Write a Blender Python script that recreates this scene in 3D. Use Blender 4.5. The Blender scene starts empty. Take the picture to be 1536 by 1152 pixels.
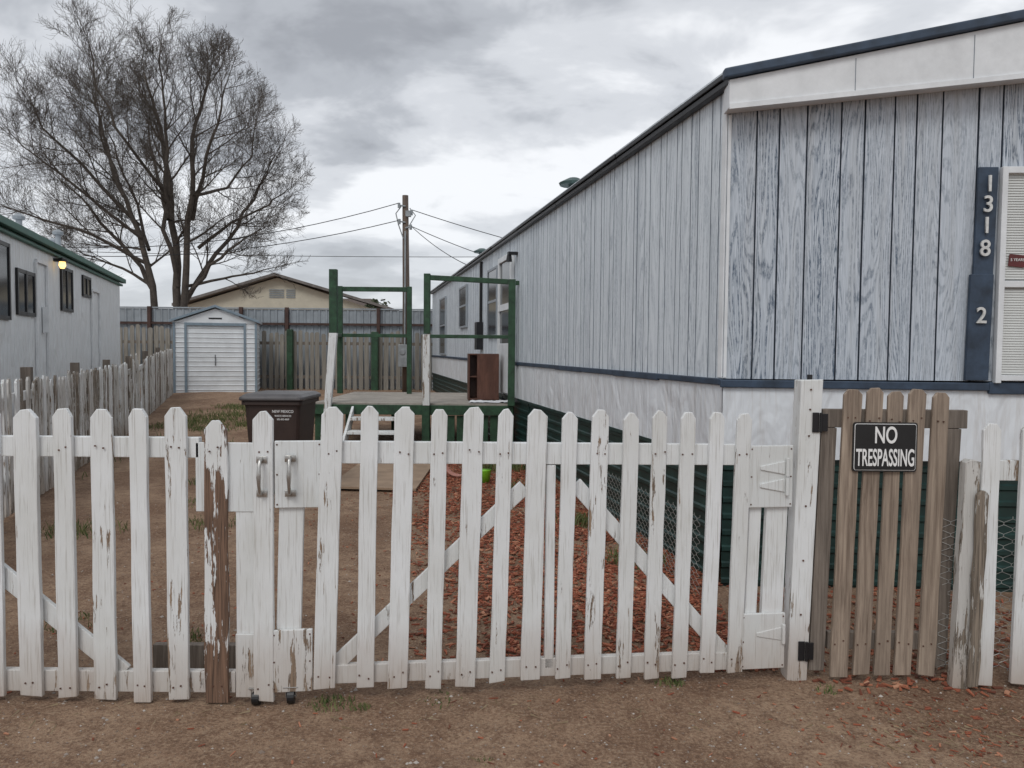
import bpy, bmesh, math, random
from mathutils import Vector, Matrix, noise as mn
random.seed(7)
R=random.random
def U(a,b): return a+(b-a)*random.random()
scene=bpy.context.scene
scene.view_settings.view_transform='Standard'
scene.view_settings.look='None'
scene.view_settings.exposure=0

# ---------------------------------------------------------------- materials
def nm(name,col=(.5,.5,.5),rough=.7,metal=0.0):
    m=bpy.data.materials.new(name); m.use_nodes=True
    nt=m.node_tree; b=nt.nodes['Principled BSDF']
    b.inputs['Base Color'].default_value=(*col,1)
    b.inputs['Roughness'].default_value=rough
    b.inputs['Metallic'].default_value=metal
    return m,nt,b
def N(nt,t,**k):
    n=nt.nodes.new(t)
    for a,v in k.items(): setattr(n,a,v)
    return n
def coords(nt,sc,loc=(0,0,0)):
    tc=N(nt,'ShaderNodeTexCoord'); mp=N(nt,'ShaderNodeMapping')
    mp.inputs['Scale'].default_value=sc; mp.inputs['Location'].default_value=loc
    nt.links.new(tc.outputs['Object'],mp.inputs['Vector'])
    return mp.outputs['Vector']
def noise(nt,vec,scale=1,detail=5,rough=.6,dist=0):
    n=N(nt,'ShaderNodeTexNoise'); nt.links.new(vec,n.inputs['Vector'])
    n.inputs['Scale'].default_value=scale; n.inputs['Detail'].default_value=detail
    n.inputs['Roughness'].default_value=rough; n.inputs['Distortion'].default_value=dist
    return n.outputs['Fac']
def math_(nt,op,a,b=None,c=None):
    n=N(nt,'ShaderNodeMath',operation=op)
    for i,x in enumerate((a,b,c)):
        if x is None: continue
        if isinstance(x,(int,float)): n.inputs[i].default_value=x
        else: nt.links.new(x,n.inputs[i])
    return n.outputs[0]
def mr(nt,v,a,b,c=0.0,d=1.0):
    n=N(nt,'ShaderNodeMapRange'); nt.links.new(v,n.inputs[0])
    for i,x in enumerate((a,b,c,d)): n.inputs[i+1].default_value=x
    return n.outputs[0]
def mix(nt,f,a,b,bt='MIX'):
    n=N(nt,'ShaderNodeMix',data_type='RGBA',blend_type=bt)
    for i,x in ((0,f),(6,a),(7,b)):
        if isinstance(x,tuple): n.inputs[i].default_value=(*x,1)
        elif isinstance(x,(int,float)): n.inputs[i].default_value=x
        else: nt.links.new(x,n.inputs[i])
    return n.outputs[2]
def bump(nt,b,h,s=.3,d=.01):
    n=N(nt,'ShaderNodeBump'); n.inputs['Strength'].default_value=s; n.inputs['Distance'].default_value=d
    nt.links.new(h,n.inputs['Height']); nt.links.new(n.outputs[0],b.inputs['Normal'])
def island(nt): return N(nt,'ShaderNodeNewGeometry').outputs['Random Per Island']
def posz(nt):
    g=N(nt,'ShaderNodeNewGeometry'); s=N(nt,'ShaderNodeSeparateXYZ'); nt.links.new(g.outputs['Position'],s.inputs[0]); return s.outputs[2]

def peel(name,paint=(.77,.79,.80),wood=(.25,.18,.125),thr=.63,spread=.1,dirt=True,sc=(26,26,3.4)):
    m,nt,b=nm(name,rough=.65)
    n1=noise(nt,coords(nt,sc),1,6,.72,.2)
    fine=noise(nt,coords(nt,(170,170,5)),1,3,.6)
    isl=island(nt)
    v=math_(nt,'ADD',n1,math_(nt,'MULTIPLY',math_(nt,'SUBTRACT',isl,.5),spread))
    v=math_(nt,'ADD',v,math_(nt,'MULTIPLY',math_(nt,'SUBTRACT',fine,.5),.22))
    low=noise(nt,coords(nt,(5,5,3),(3,1,2)),1,3,.6)
    v=math_(nt,'ADD',v,mr(nt,posz(nt),0,.25,.035,0))
    mask=mr(nt,v,thr,thr+.018)
    p=mix(nt,mr(nt,low,.35,.75,0,.5),paint,tuple(c*f for c,f in zip(paint,(.70,.68,.62))))
    p=mix(nt,mr(nt,fine,.54,.68,0,.6),p,(.38,.36,.33))
    p=mix(nt,math_(nt,'MULTIPLY',isl,.28),p,(.50,.50,.47))
    if dirt:
        zz=math_(nt,'ADD',posz(nt),math_(nt,'MULTIPLY',math_(nt,'SUBTRACT',low,.5),.5))
        p=mix(nt,mr(nt,zz,.0,.34,.65,0),p,(.33,.24,.17))
    wd=mix(nt,mr(nt,fine,.35,.65),tuple(c*.4 for c in wood),tuple(c*1.25 for c in wood))
    nt.links.new(mix(nt,mask,p,wd),b.inputs['Base Color'])
    h=math_(nt,'ADD',math_(nt,'MULTIPLY',mask,-.5),math_(nt,'MULTIPLY',fine,.6))
    bump(nt,b,h,.75,.005)
    return m
M_white=peel('white_peeling_paint',thr=.66)
M_white2=peel('white_paint_worn',thr=.595,spread=.10)
M_bare=peel('stripped_picket_paint',wood=(.17,.10,.065),thr=.465,spread=0,sc=(15,15,2.6))
M_panel=peel('white_plywood',paint=(.73,.755,.765),thr=.68,spread=.06)
M_grey=peel('weathered_white_wood',paint=(.58,.57,.55),wood=(.22,.18,.14),thr=.51,spread=.22)

def woodm(name,c1,c2,grain=(90,90,3.5),var=.35,spec=.8):
    m,nt,b=nm(name,rough=spec)
    f=noise(nt,coords(nt,grain),1,5,.65,.4)
    l=noise(nt,coords(nt,(8,8,1.3),(5,2,1)),1,4,.6,.8)
    c=mix(nt,mr(nt,f,.33,.67),c1,c2)
    c=mix(nt,mr(nt,l,.4,.75,0,.6),c,tuple(x*.5 for x in c1))
    c=mix(nt,math_(nt,'MULTIPLY',island(nt),var),c,tuple(x*.55 for x in c2))
    nt.links.new(c,b.inputs['Base Color']); bump(nt,b,f,.6,.004)
    return m
M_brown=woodm('brown_cedar',(.16,.115,.085),(.45,.36,.28),(70,70,3))
M_greyw=woodm('grey_weathered_wood',(.10,.08,.065),(.25,.21,.175))
M_oldfence=woodm('old_fence_wood',(.15,.135,.11),(.38,.355,.31),(30,30,1.2),.5)
M_pole=woodm('pole_wood',(.07,.05,.04),(.17,.125,.095),(30,30,1),.1)
M_deck=woodm('deck_boards',(.28,.24,.2),(.5,.46,.41),(2,40,10),.5)
M_cab=woodm('cabinet_veneer',(.09,.035,.022),(.15,.065,.042),(20,20,4),.1,.45)
def simple(name,col,rough=.6,metal=0,var=.25,sc=6,bs=.15,stretch=1):
    m,nt,b=nm(name,col,rough,metal)
    f=noise(nt,coords(nt,(sc,sc,sc*stretch)),1,5,.65)
    nt.links.new(mix(nt,mr(nt,f,.3,.72,0,1),tuple(c*(1-var) for c in col),tuple(min(1,c*(1+var)) for c in col)),b.inputs['Base Color'])
    if bs: bump(nt,b,f,bs,.01)
    return m
M_green=simple('green_paint',(.018,.058,.027),.6,0,.6,9)
M_skirt=simple('green_skirting_metal',(.009,.032,.028),.45,0,.5,5)
M_blue=simple('navy_trim',(.030,.050,.082),.55,0,.45,8)
M_dark=simple('dark_iron',(.018,.018,.02),.4,.3)
M_steel=simple('steel_handle',(.45,.44,.42),.35,.9,.2,30)
M_num=simple('number_metal',(.62,.62,.60),.4,.3,.2,30)
M_black=simple('black_plastic',(.012,.012,.013),.45)
M_signw=simple('sign_white',(.80,.80,.79),.5,0,.05)
M_bin=simple('bin_brown_plastic',(.042,.026,.022),.5,0,.25,7)
M_lid=simple('bin_lid_plastic',(.075,.07,.072),.4,0,.3,6)
M_glass=simple('dark_glass',(.02,.025,.03),.1,0,.3,3,0)
M_trimw=simple('white_trim',(.70,.72,.735),.5,0,.12,5)
M_frame=simple('window_frame_grey',(.28,.31,.34),.5,0,.12,5)
M_blind=simple('window_blind',(.60,.61,.59),.6,0,.06,3)
M_blindb=simple('window_blind_shade',(.36,.37,.37),.7,0,.06,3)
M_beige=simple('beige_stucco',(.58,.54,.44),.9,0,.08,3)
M_shingle=simple('shingle_roof',(.18,.165,.155),.9,0,.3,4)
M_shingle2=simple('brown_shingle',(.10,.075,.065),.9,0,.3,4)
M_galv=simple('galvanised_fence_metal',(.30,.33,.355),.5,.2,.25,1.5)
M_rust=simple('brown_steel_post',(.065,.035,.028),.8,0,.4,4)
M_metal=simple('roof_metal_light',(.62,.66,.7),.35,.3,.15,3)
M_bark=simple('tree_bark',(.085,.070,.058),.95,0,.4,7)
M_wire=simple('wire_black',(.02,.02,.022),.6,0,.1)
M_chick=simple('chicken_wire_metal',(.5,.5,.48),.5,.3,.2)
M_trimg=simple('green_roof_trim',(.015,.10,.07),.5,0,.25,4)
M_lime=simple('lime_plastic',(.22,.55,.03),.4)
M_pink=simple('hose_rubber',(.42,.2,.16),.6)
M_ply=simple('plywood_tan',(.29,.205,.14),.85,0,.25,4)
M_cloth=simple('white_cloth',(.72,.73,.75),.9,0,.1,6)
M_maroon=simple('sticker_maroon',(.12,.02,.02),.5)
M_nail=simple('rusty_nail',(.12,.06,.04),.7,.3)
M_shedtrim=simple('shed_trim',(.20,.26,.31),.5,0,.15)
M_shed=simple('shed_panel',(.68,.71,.73),.45,0,.12,2)
M_box=simple('meter_grey',(.27,.29,.3),.5,.2)
mm,nt,b=nm('porch_bulb'); b.inputs['Emission Color'].default_value=(1,.62,.2,1); b.inputs['Emission Strength'].default_value=2.2; M_bulb=mm

def siding(name,light,darkc,strength,fr=5.0,ringk=200,stain=(.34,.33,.31),st=.35,zst=.42):
    m,nt,b=nm(name,rough=.6)
    isl=island(nt)
    def off(v):
        cx=N(nt,'ShaderNodeCombineXYZ'); nt.links.new(math_(nt,'MULTIPLY',isl,31.7),cx.inputs[0]); nt.links.new(math_(nt,'MULTIPLY',isl,17.3),cx.inputs[1]); nt.links.new(math_(nt,'MULTIPLY',isl,23.1),cx.inputs[2])
        a=N(nt,'ShaderNodeVectorMath',operation='ADD'); nt.links.new(v,a.inputs[0]); nt.links.new(cx.outputs[0],a.inputs[1]); return a.outputs[0]
    n1=noise(nt,off(coords(nt,(fr,fr,zst))),1,1.6,.45,.15)
    rings=math_(nt,'SINE',math_(nt,'MULTIPLY',n1,ringk))
    fine=noise(nt,coords(nt,(230,230,5)),1,3,.7)
    brk=noise(nt,coords(nt,(80,80,24)),1,3,.7)
    r=mr(nt,rings,-.2,.6)
    a=math_(nt,'MULTIPLY',r,mr(nt,brk,.38,.60,.1,1))
    a=math_(nt,'ADD',math_(nt,'MULTIPLY',a,.62),math_(nt,'MULTIPLY',mr(nt,fine,.40,.66),.55))
    low=noise(nt,coords(nt,(1.6,1.6,.5),(2,7,0)),1,4,.6)
    a=math_(nt,'MULTIPLY',a,mr(nt,low,.3,.7,.7,1.2))
    a=math_(nt,'MULTIPLY',a,mr(nt,isl,0,1,.75,1.2))
    a=math_(nt,'MULTIPLY',a,strength)
    c=mix(nt,a,light,darkc)
    streak=noise(nt,coords(nt,(9,9,.35),(1,4,0)),1,5,.7)
    c=mix(nt,mr(nt,streak,.48,.70,0,st),c,stain)
    nt.links.new(c,b.inputs['Base Color'])
    bump(nt,b,math_(nt,'SUBTRACT',1,a),.25,.003)
    return m
M_front=siding('whitewashed_wood_siding',(.56,.61,.67),(.055,.088,.135),.92,5.6,235,zst=.42)
M_long=siding('pale_vertical_siding',(.72,.77,.81),(.20,.245,.30),.72,4,120,st=.5,stain=(.38,.42,.46))
M_groove=simple('siding_groove',(.045,.06,.085),.7)
M_groove2=simple('siding_groove_pale',(.15,.18,.22),.7)

def dented(name,col):
    m,nt,b=nm(name,col,.5)
    n1=noise(nt,coords(nt,(5,5,2.2)),1,3,.5,.4)
    n2=noise(nt,coords(nt,(22,22,1.6)),1,5,.7)
    c=mix(nt,mr(nt,n2,.5,.8,0,.6),col,(.40,.35,.30))
    nt.links.new(c,b.inputs['Base Color']); bump(nt,b,n1,.7,.08); return m
M_band=dented('dented_white_metal',(.70,.73,.76))
M_ltr=dented('white_trailer_metal',(.72,.75,.765))

# ---------------------------------------------------------------- mesh builder
class MB:
    def __init__(s): s.v=[];s.f=[];s.m=[]
    def add(s,vs,fs,mi=0):
        o=len(s.v); s.v+= [tuple(p) for p in vs]; s.f+=[tuple(o+i for i in f) for f in fs]; s.m+=[mi]*len(fs)
    def hexa(s,p,mi=0):
        s.add(p,[(0,1,2,3),(7,6,5,4),(0,4,5,1),(1,5,6,2),(2,6,7,3),(3,7,4,0)],mi)
    def box(s,x0,x1,y0,y1,z0,z1,mi=0):
        s.hexa([(x0,y0,z0),(x1,y0,z0),(x1,y1,z0),(x0,y1,z0),(x0,y0,z1),(x1,y0,z1),(x1,y1,z1),(x0,y1,z1)],mi)
    def fbox(s,P,s0,s1,n0,n1,z0,z1,mi=0,dz=0,ds=0):
        s.hexa([P(s0+ds,n0,z0),P(s1+ds,n0,z0+dz),P(s1+ds,n1,z0+dz),P(s0+ds,n1,z0),P(s0,n0,z1),P(s1,n0,z1+dz),P(s1,n1,z1+dz),P(s0,n1,z1)],mi)
    def board(s,P,a,b,w,n0,n1,mi=0):
        d=Vector((b[0]-a[0],b[1]-a[1])); d.normalize(); q=Vector((-d.y,d.x))*w/2
        c=[(a[0]-q.x,a[1]-q.y),(b[0]-q.x,b[1]-q.y),(b[0]+q.x,b[1]+q.y),(a[0]+q.x,a[1]+q.y)]
        s.hexa([P(x,n0,z) for x,z in c]+[P(x,n1,z) for x,z in c],mi)
    def prism(s,A,B,mi=0):
        n=len(A); fs=[tuple(range(n)),tuple(range(2*n-1,n-1,-1))]+[(i,i+n,(i+1)%n+n,(i+1)%n) for i in range(n)]
        s.add(list(A)+list(B),fs,mi)
    def picket(s,P,st,sb,w,z0,z1,n0=0,n1=.02,ear=.035,jit=.0018,mi=0,flat=.22):
        k=7; L=[];Rr=[]
        for i in range(k+1):
            t=i/k; z=z0+(z1-ear-z0)*t; c=sb+(st-sb)*(z-z0)/(z1-z0)
            e=(U(-.005,.005),U(-.005,.005)) if i==0 else (0,0)
            L.append((c-w/2+U(-jit,jit),z+e[0])); Rr.append((c+w/2+U(-jit,jit),z+e[1]))
        T=[(st-w*flat,z1+U(-.003,.003)),(st+w*flat,z1+U(-.003,.003))]
        pts=L+T+Rr[::-1]
        tl=U(-.006,.006); t0=U(-.002,.002)
        s.prism([P(x,n0+t0+tl*(z-z0),z) for x,z in pts],[P(x,n1+t0*.5+tl*(z-z0)*.3,z) for x,z in pts],mi)
    def tube(s,pts,rad,n=8,mi=0,cap=True):
        pts=[Vector(p) for p in pts]; o=len(s.v); prev=None
        for i,p in enumerate(pts):
            d=(pts[min(i+1,len(pts)-1)]-pts[max(i-1,0)])
            if d.length<1e-9: d=Vector((0,0,1))
            d.normalize()
            a=Vector((0,0,1)) if abs(d.z)<.9 else Vector((1,0,0))
            if prev is not None: a=prev
            x=(a-d*a.dot(d)); 
            if x.length<1e-6: x=d.orthogonal()
            x.normalize(); prev=x; y=d.cross(x)
            r=rad[i] if isinstance(rad,(list,tuple)) else rad
            for j in range(n):
                t=2*math.pi*j/n; q=p+x*math.cos(t)*r+y*math.sin(t)*r; s.v.append((q.x,q.y,q.z))
        for i in range(len(pts)-1):
            for j in range(n):
                s.f.append((o+i*n+j,o+i*n+(j+1)%n,o+(i+1)*n+(j+1)%n,o+(i+1)*n+j)); s.m.append(mi)
        if cap:
            s.f.append(tuple(o+j for j in range(n))[::-1]); s.m.append(mi)
            s.f.append(tuple(o+(len(pts)-1)*n+j for j in range(n))); s.m.append(mi)
    def obj(s,name,mats,parent=None,bevel=0,smooth=False,recalc=True):
        me=bpy.data.meshes.new(name); me.from_pydata(s.v,[],s.f)
        if not isinstance(mats,(list,tuple)): mats=[mats]
        for m in mats: me.materials.append(m)
        me.polygons.foreach_set('material_index',s.m)
        if recalc:
            bm=bmesh.new(); bm.from_mesh(me); bmesh.ops.recalc_face_normals(bm,faces=bm.faces); bm.to_mesh(me); bm.free()
        if smooth: me.polygons.foreach_set('use_smooth',[True]*len(me.polygons))
        me.update()
        o=bpy.data.objects.new(name,me); scene.collection.objects.link(o)
        if bevel:
            md=o.modifiers.new('bev','BEVEL'); md.width=bevel; md.segments=2; md.limit_method='ANGLE'; md.angle_limit=.7
        if parent: setp(o,parent)
        return o
def setp(o,p):
    o.parent=p; o.matrix_parent_inverse=Matrix.Translation(-Vector(p.location))
def empty(name,loc=(0,0,0)):
    e=bpy.data.objects.new(name,None); e.location=loc; e.empty_display_size=.3; scene.collection.objects.link(e); return e
def F(ox,oy,dx,dy):
    l=math.hypot(dx,dy); nx,ny=-dy/l,dx/l
    return lambda s,n,z:(ox+dx*s+nx*n,oy+dy*s+ny*n,z)
def text(name,body,size,loc,rot,mat,parent,ext=.002,font_scale_x=1,bold=0):
    c=bpy.data.curves.new(name,'FONT'); c.body=body; c.size=size; c.extrude=ext; c.align_x='CENTER'; c.align_y='CENTER'; c.offset=bold
    c.materials.append(mat)
    o=bpy.data.objects.new(name,c); o.location=loc; o.rotation_euler=rot; o.scale=(font_scale_x,1,1); scene.collection.objects.link(o); setp(o,parent); return o

# ---------------------------------------------------------------- ground
def smooth(a,b,x):
    t=max(0,min(1,(x-a)/(b-a))); return t*t*(3-2*t)
def gz(x,y):
    z=.28*smooth(11,21,y)
    if abs(x)<14 and 0<y<24:
        z+=.018*(mn.noise((x*.9,y*.9,0)))+.010*mn.noise((x*3.5,y*3.5,4))
        if 1.5<y<7: z+=.007*mn.noise((x*11,y*11,2))
        z+=.022*math.exp(-((y-(3.2+.1*x))/.22)**2)*(.6+.5*mn.noise((x*2.2,1,7)))*(1 if abs(x)<6 else 0)-.008
    return z
def axis(segs):
    out=[segs[0][0]]
    for a,b,st in segs:
        n=max(1,round((b-a)/st)); out+=[a+(b-a)*(i+1)/n for i in range(n)]
    return out
xs=axis([(-400,-60,60),(-60,-14,4),(-14,-4,.35),(-4,4,.045),(4,14,.5),(14,60,5),(60,400,60)])
ys=axis([(-60,0,6),(0,1.8,.3),(1.8,5.5,.045),(5.5,12,.12),(12,26,.5),(26,60,4),(60,600,60)])
mb=MB()
nx=len(xs)
mb.v=[(x,y,gz(x,y)) for y in ys for x in xs]
mb.f=[(j*nx+i,j*nx+i+1,(j+1)*nx+i+1,(j+1)*nx+i) for j in range(len(ys)-1) for i in range(nx-1)]
mb.m=[0]*len(mb.f)
M_dirt,nt,b=nm('red_dirt',rough=.95)
n1=noise(nt,coords(nt,(1.1,1.1,1.1)),1,5,.6,.3)
n2=noise(nt,coords(nt,(9,9,9),(3,3,3)),1,6,.7)
n3=noise(nt,coords(nt,(70,70,70)),1,4,.75)
vo=N(nt,'ShaderNodeTexVoronoi'); nt.links.new(coords(nt,(75,75,75)),vo.inputs['Vector']); vo.inputs['Scale'].default_value=1
c=mix(nt,mr(nt,n1,.38,.62),(.205,.115,.067),(.385,.255,.165))
c=mix(nt,mr(nt,n2,.42,.66,0,.85),c,(.155,.080,.045))
c=mix(nt,mr(nt,n3,.50,.70,0,.75),c,(.45,.335,.23))
c=mix(nt,mr(nt,n3,.36,.48,.6,0),c,(.095,.052,.032))
vm=mr(nt,vo.outputs['Distance'],.12,.2,1,0)
sepc=N(nt,'ShaderNodeSeparateColor'); nt.links.new(vo.outputs['Color'],sepc.inputs[0])
vm=math_(nt,'MULTIPLY',vm,math_(nt,'GREATER_THAN',sepc.outputs[0],.78))
c=mix(nt,math_(nt,'MULTIPLY',vm,.7),c,(.42,.37,.33))
nt.links.new(c,b.inputs['Base Color'])
h=math_(nt,'ADD',math_(nt,'MULTIPLY',n2,1.3),math_(nt,'ADD',math_(nt,'MULTIPLY',n3,.6),math_(nt,'MULTIPLY',vm,.25)))
bump(nt,b,h,1.0,.026)
mb.obj('ground',M_dirt,smooth=True,recalc=False)

# ---------------------------------------------------------------- wall frames
TL=.207
def wallX(y): return 1.34-TL*(y-4.87)
PL=F(1.34,4.87,-TL,1)
PF=F(1.34,4.87,1,-.03)

# ---------------------------------------------------------------- trailer (right)
tr=empty('mobile_home',(2.5,12,0))
def grooves(P,s0,s1,z0,z1,gs,sgn,dep,hw,mb):
    zf=z1 if callable(z1) else (lambda s:z1)
    prof=[(s0,0,0)]
    for g in gs:
        h=hw*U(.6,1.15)
        if g-h<=s0 or g+h>=s1: continue
        prof+=[(g-h,0,1),(g-h*.5,-dep,1),(g+h*.5,-dep,1),(g+h,0,0)]
    prof.append((s1,0,0))
    for i in range(len(prof)-1):
        a,bb=prof[i],prof[i+1]
        mb.add([P(a[0],a[1]*sgn,z0),P(bb[0],bb[1]*sgn,z0),P(bb[0],bb[1]*sgn,zf(bb[0])),P(a[0],a[1]*sgn,zf(a[0]))],[(0,1,2,3)],prof[i][2])
mb=MB()
gs=[];g=.10
i=0
while g<18: gs.append(g); g+=(.115,.20,.115,.165,.08,.19)[i%6]*U(.93,1.07); i+=1
grooves(PL,0,18,1.33,3.19,gs,1,.012,.008,mb)
mb.obj('side_siding',[M_long,M_groove2],tr,recalc=False)
mb=MB()
gs=[];g=.18;i=0
while g<4.3: gs.append(g); g+=(.14,.17,.21,.155,.185)[i%5]*U(.93,1.07); i+=1
grooves(PF,0,4.3,1.33,lambda s: 3.03+.1*min(s,4.3-s),gs,-1,.012,.006,mb)
mb.obj('front_siding',[M_front,M_groove],tr,recalc=False)
mb=MB()
C=lambda a,s,z:(PF(a,0,0)[0]-TL*s,PF(a,0,0)[1]+s,z)
mb.add([C(4.3,.01,0),C(4.3,18,0),C(4.3,18,3.19),C(4.3,.01,3.19)],[(0,1,2,3)])
mb.add([C(0,18,0),C(4.3,18,0),C(4.3,18,3.19),C(2.15,18,3.57),C(0,18,3.19)],[(0,1,2,3,4)])
mb.obj('rear_walls',M_ltr,tr)
mb=MB()
for (a,b2) in ((-.06,2.15),(2.15,4.36)):
    za,zb=(3.20,3.62) if a<0 else (3.62,3.20)
    mb.hexa([C(a,-.13,za),C(b2,-.13,zb),C(b2,18.1,zb),C(a,18.1,za),C(a,-.13,za+.03),C(b2,-.13,zb+.03),C(b2,18.1,zb+.03),C(a,18.1,za+.03)])
mb.obj('roof',M_metal,tr)
mb=MB()
for a,b2,zb0,zb1,zt0,zt1 in ((-.03,2.15,2.985,3.21,3.15,3.575),(2.15,4.33,3.21,2.985,3.575,3.15)):
    mb.hexa([PF(a,-.14,zb0),PF(b2,-.14,zb1),PF(b2,-.002,zb1),PF(a,-.002,zb0),PF(a,-.14,zt0),PF(b2,-.14,zt1),PF(b2,-.002,zt1),PF(a,-.002,zt0)])
    mb.hexa([PF(a-.0,-.15,zb0-.012),PF(b2,-.15,zb1-.012),PF(b2,-.141,zb1-.012),PF(a,-.141,zb0-.012),PF(a,-.15,zb0+.02),PF(b2,-.15,zb1+.02),PF(b2,-.141,zb1+.02),PF(a,-.141,zb0+.02)])
for s in (.72,1.42,1.95):
    zb=2.985+.1032*(s+.03); zt=3.15+.195*(s+.03)
    mb.fbox(PF,s,s+.004,-.1425,-.141,zb+.02,zt-.02,1)
mb.obj('fascia',[M_trimw,M_groove2],tr,.003)
mb=MB()
for a,b2,zt0,zt1 in ((-.07,2.15,3.15,3.58),(2.15,4.37,3.58,3.15)):
    mb.hexa([PF(a,-.175,zt0),PF(b2,-.175,zt1),PF(b2,-.11,zt1),PF(a,-.11,zt0),PF(a,-.175,zt0+.06),PF(b2,-.175,zt1+.06),PF(b2,-.11,zt1+.06),PF(a,-.11,zt0+.06)])
mb.obj('gable_roof_trim',M_blue,tr,.01)
mb=MB()
for k in range(9):
    mb.fbox(PL,-.12+k*2.02,-.12+k*2.02+2.01,.002,.055,3.135,3.175); mb.fbox(PL,-.12+k*2.02,-.12+k*2.02+2.01,.02,.07+U(-.005,.005),3.18,3.215)
mb.obj('eave_trim',M_dark,tr,.005)
mb=MB(); mb.fbox(PL,0.0,.055,.002,.012,1.335,3.13); mb.fbox(PF,0,.02,-.012,-.002,1.335,2.98)
mb.obj('corner_trim',M_trimw,tr,.003)
mb=MB(); 
for k in range(18): mb.fbox(PL,k,k+1,.0,.025+U(-.003,.003),1.282+U(-.006,.006),1.33)
mb.fbox(PF,-.02,1.65,-.03,.0,1.275,1.325,0,-.005); mb.fbox(PF,1.65,4.3,-.028,.0,1.25,1.325,0,-.01)
mb.obj('belt_trim',M_blue,tr,.006)
mb=MB(); mb.add([PL(0,.004,.80),PL(18,.004,.80),PL(18,.004,1.30),PL(0,.004,1.30)],[(0,1,2,3)]); mb.add([PF(0,-.004,.82),PF(4.3,-.004,.82),PF(4.3,-.004,1.30),PF(0,-.004,1.30)],[(0,1,2,3)])
for s in (1.22,2.44,3.66,4.88,6.1,7.3,8.5,9.8,11,12.2,13.4,15): mb.fbox(PL,s,s+.012,.004,.008,.81,1.27)
mb.obj('lower_band',M_band,tr,recalc=False)
mb=MB()
def ribs(P,s0,s1,n,sgn,z0,z1):
    z=z0;prof=[]
    while z<z1:
        prof+=[(z,0),(z+.05,0),(z+.06,.014),(z+.085,.014),(z+.095,0)]; z+=.105
    prof=[p for p in prof if p[0]<z1]+[(z1,0)]
    for a,b2 in zip(prof[:-1],prof[1:]):
        mb.add([P(s0,n+sgn*a[1],a[0]),P(s1,n+sgn*a[1],a[0]),P(s1,n+sgn*b2[1],b2[0]),P(s0,n+sgn*b2[1],b2[0])],[(0,1,2,3)])
ribs(PL,.04,18,-.02,1,-.05,.84); ribs(PF,.02,4.3,.03,-1,-.05,.84)
for s in (1.8,3.6,5.4,7.2): mb.fbox(PL,s,s+.03,-.02,.002,0,.80)
mb.fbox(PL,0,18,-.02,.012,.78,.81)
mb.obj('skirting',M_skirt,tr)
mb=MB(); mb.fbox(PF,1.535,1.655,-.035,-.013,1.985,2.655,0,0,-.012); mb.fbox(PF,1.505,1.645,-.042,-.013,1.335,1.995,0,0,-.012)
mb.obj('number_board',M_blue,tr,.004)
rz=-.03
for ch,s,z in (('1',1.593,2.545),('3',1.588,2.42),('1',1.583,2.29),('8',1.578,2.15),('2',1.57,1.735)):
    p=PF(s,-.052,z); text('number_'+ch,ch,.14,p,(math.radians(90),0,rz),M_num,tr,.006,.95,.0015)
W0=1.672
mb=MB()
mb.fbox(PF,W0,W0+.035,-.05,-.012,1.32,2.655); mb.fbox(PF,W0+.035,2.9,-.05,-.012,2.615,2.655); mb.fbox(PF,W0+.035,2.9,-.045,-.012,1.335,1.37)
mb.fbox(PF,W0+.035,2.9,-.045,-.012,1.915,1.955); mb.fbox(PF,2.9,2.94,-.05,-.012,1.32,2.655)
mb.obj('window_frame',M_trimw,tr,.003)
mb=MB()
z=1.375
while z<2.61:
    if not (1.90<z<1.955):
        tt=U(-.001,.001)
        mb.add([PF(W0+.037,-.026,z),PF(2.898,-.026,z+tt),PF(2.898,-.0205,z+.0155+tt),PF(W0+.037,-.0205,z+.0155)],[(0,1,2,3)])
    z+=.0160
mb.obj('window_blinds',M_blind,tr,recalc=False)
mb=MB(); mb.fbox(PF,W0+.036,2.9,-.018,-.014,1.36,2.62); mb.obj('window_backing',M_blindb,tr)
mb=MB(); mb.board(PF,(1.735,2.085),(1.84,2.075),.075,-.034,-.031); mb.obj('window_sticker',M_maroon,tr)
text('sticker_text','5 YEARS',.024,PF(1.787,-.036,2.085),(math.radians(90),0,rz),M_signw,tr,.0005)
mb=MB(); mb.board(PF,(1.855,2.085),(1.92,2.085),.08,-.034,-.031); mb.obj('window_notice',M_signw,tr)
def sY(y): return y-4.87
mb=MB(); fm=MB(); f2=MB()
for y0,y1,z0,z1 in ((12.45,13.25,1.75,2.82),(15.8,16.8,2.0,2.8),(19.4,20.6,1.4,2.8)):
    mb.fbox(PL,sY(y0),sY(y1),.004,.03,z0,z1)
    for a in (y0-.04,y1): f2.fbox(PL,sY(a),sY(a+.04),.003,.045,z0-.04,z1+.04)
    for a in (z0-.04,z1,(z0+z1)/2): f2.fbox(PL,sY(y0),sY(y1),.003,.04,a,a+.04)
mb.fbox(PL,sY(11.3),sY(12.15),.004,.03,.85,2.85)
mb.obj('side_windows',M_glass,tr)
f2.obj('side_window_frames',M_frame,tr)
for a in (11.22,12.15): fm.fbox(PL,sY(a),sY(a+.08),.003,.06,.85,2.93)
fm.fbox(PL,sY(11.3),sY(12.15),.003,.06,2.85,2.93)
fm.fbox(PL,sY(11.3),sY(12.15),.031,.055,.85,1.6); fm.fbox(PL,sY(11.3),sY(12.15),.031,.055,2.1,2.2)
fm.obj('side_door',M_trimw,tr,.004)
mb=MB(); mb.fbox(PL,sY(11.0),sY(11.1),.004,.14,2.86,2.9); q=PL(sY(11.05),.12,0); mb.tube([(q[0],q[1],2.86),(q[0],q[1],2.76)],[.03,.045],8)
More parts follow.
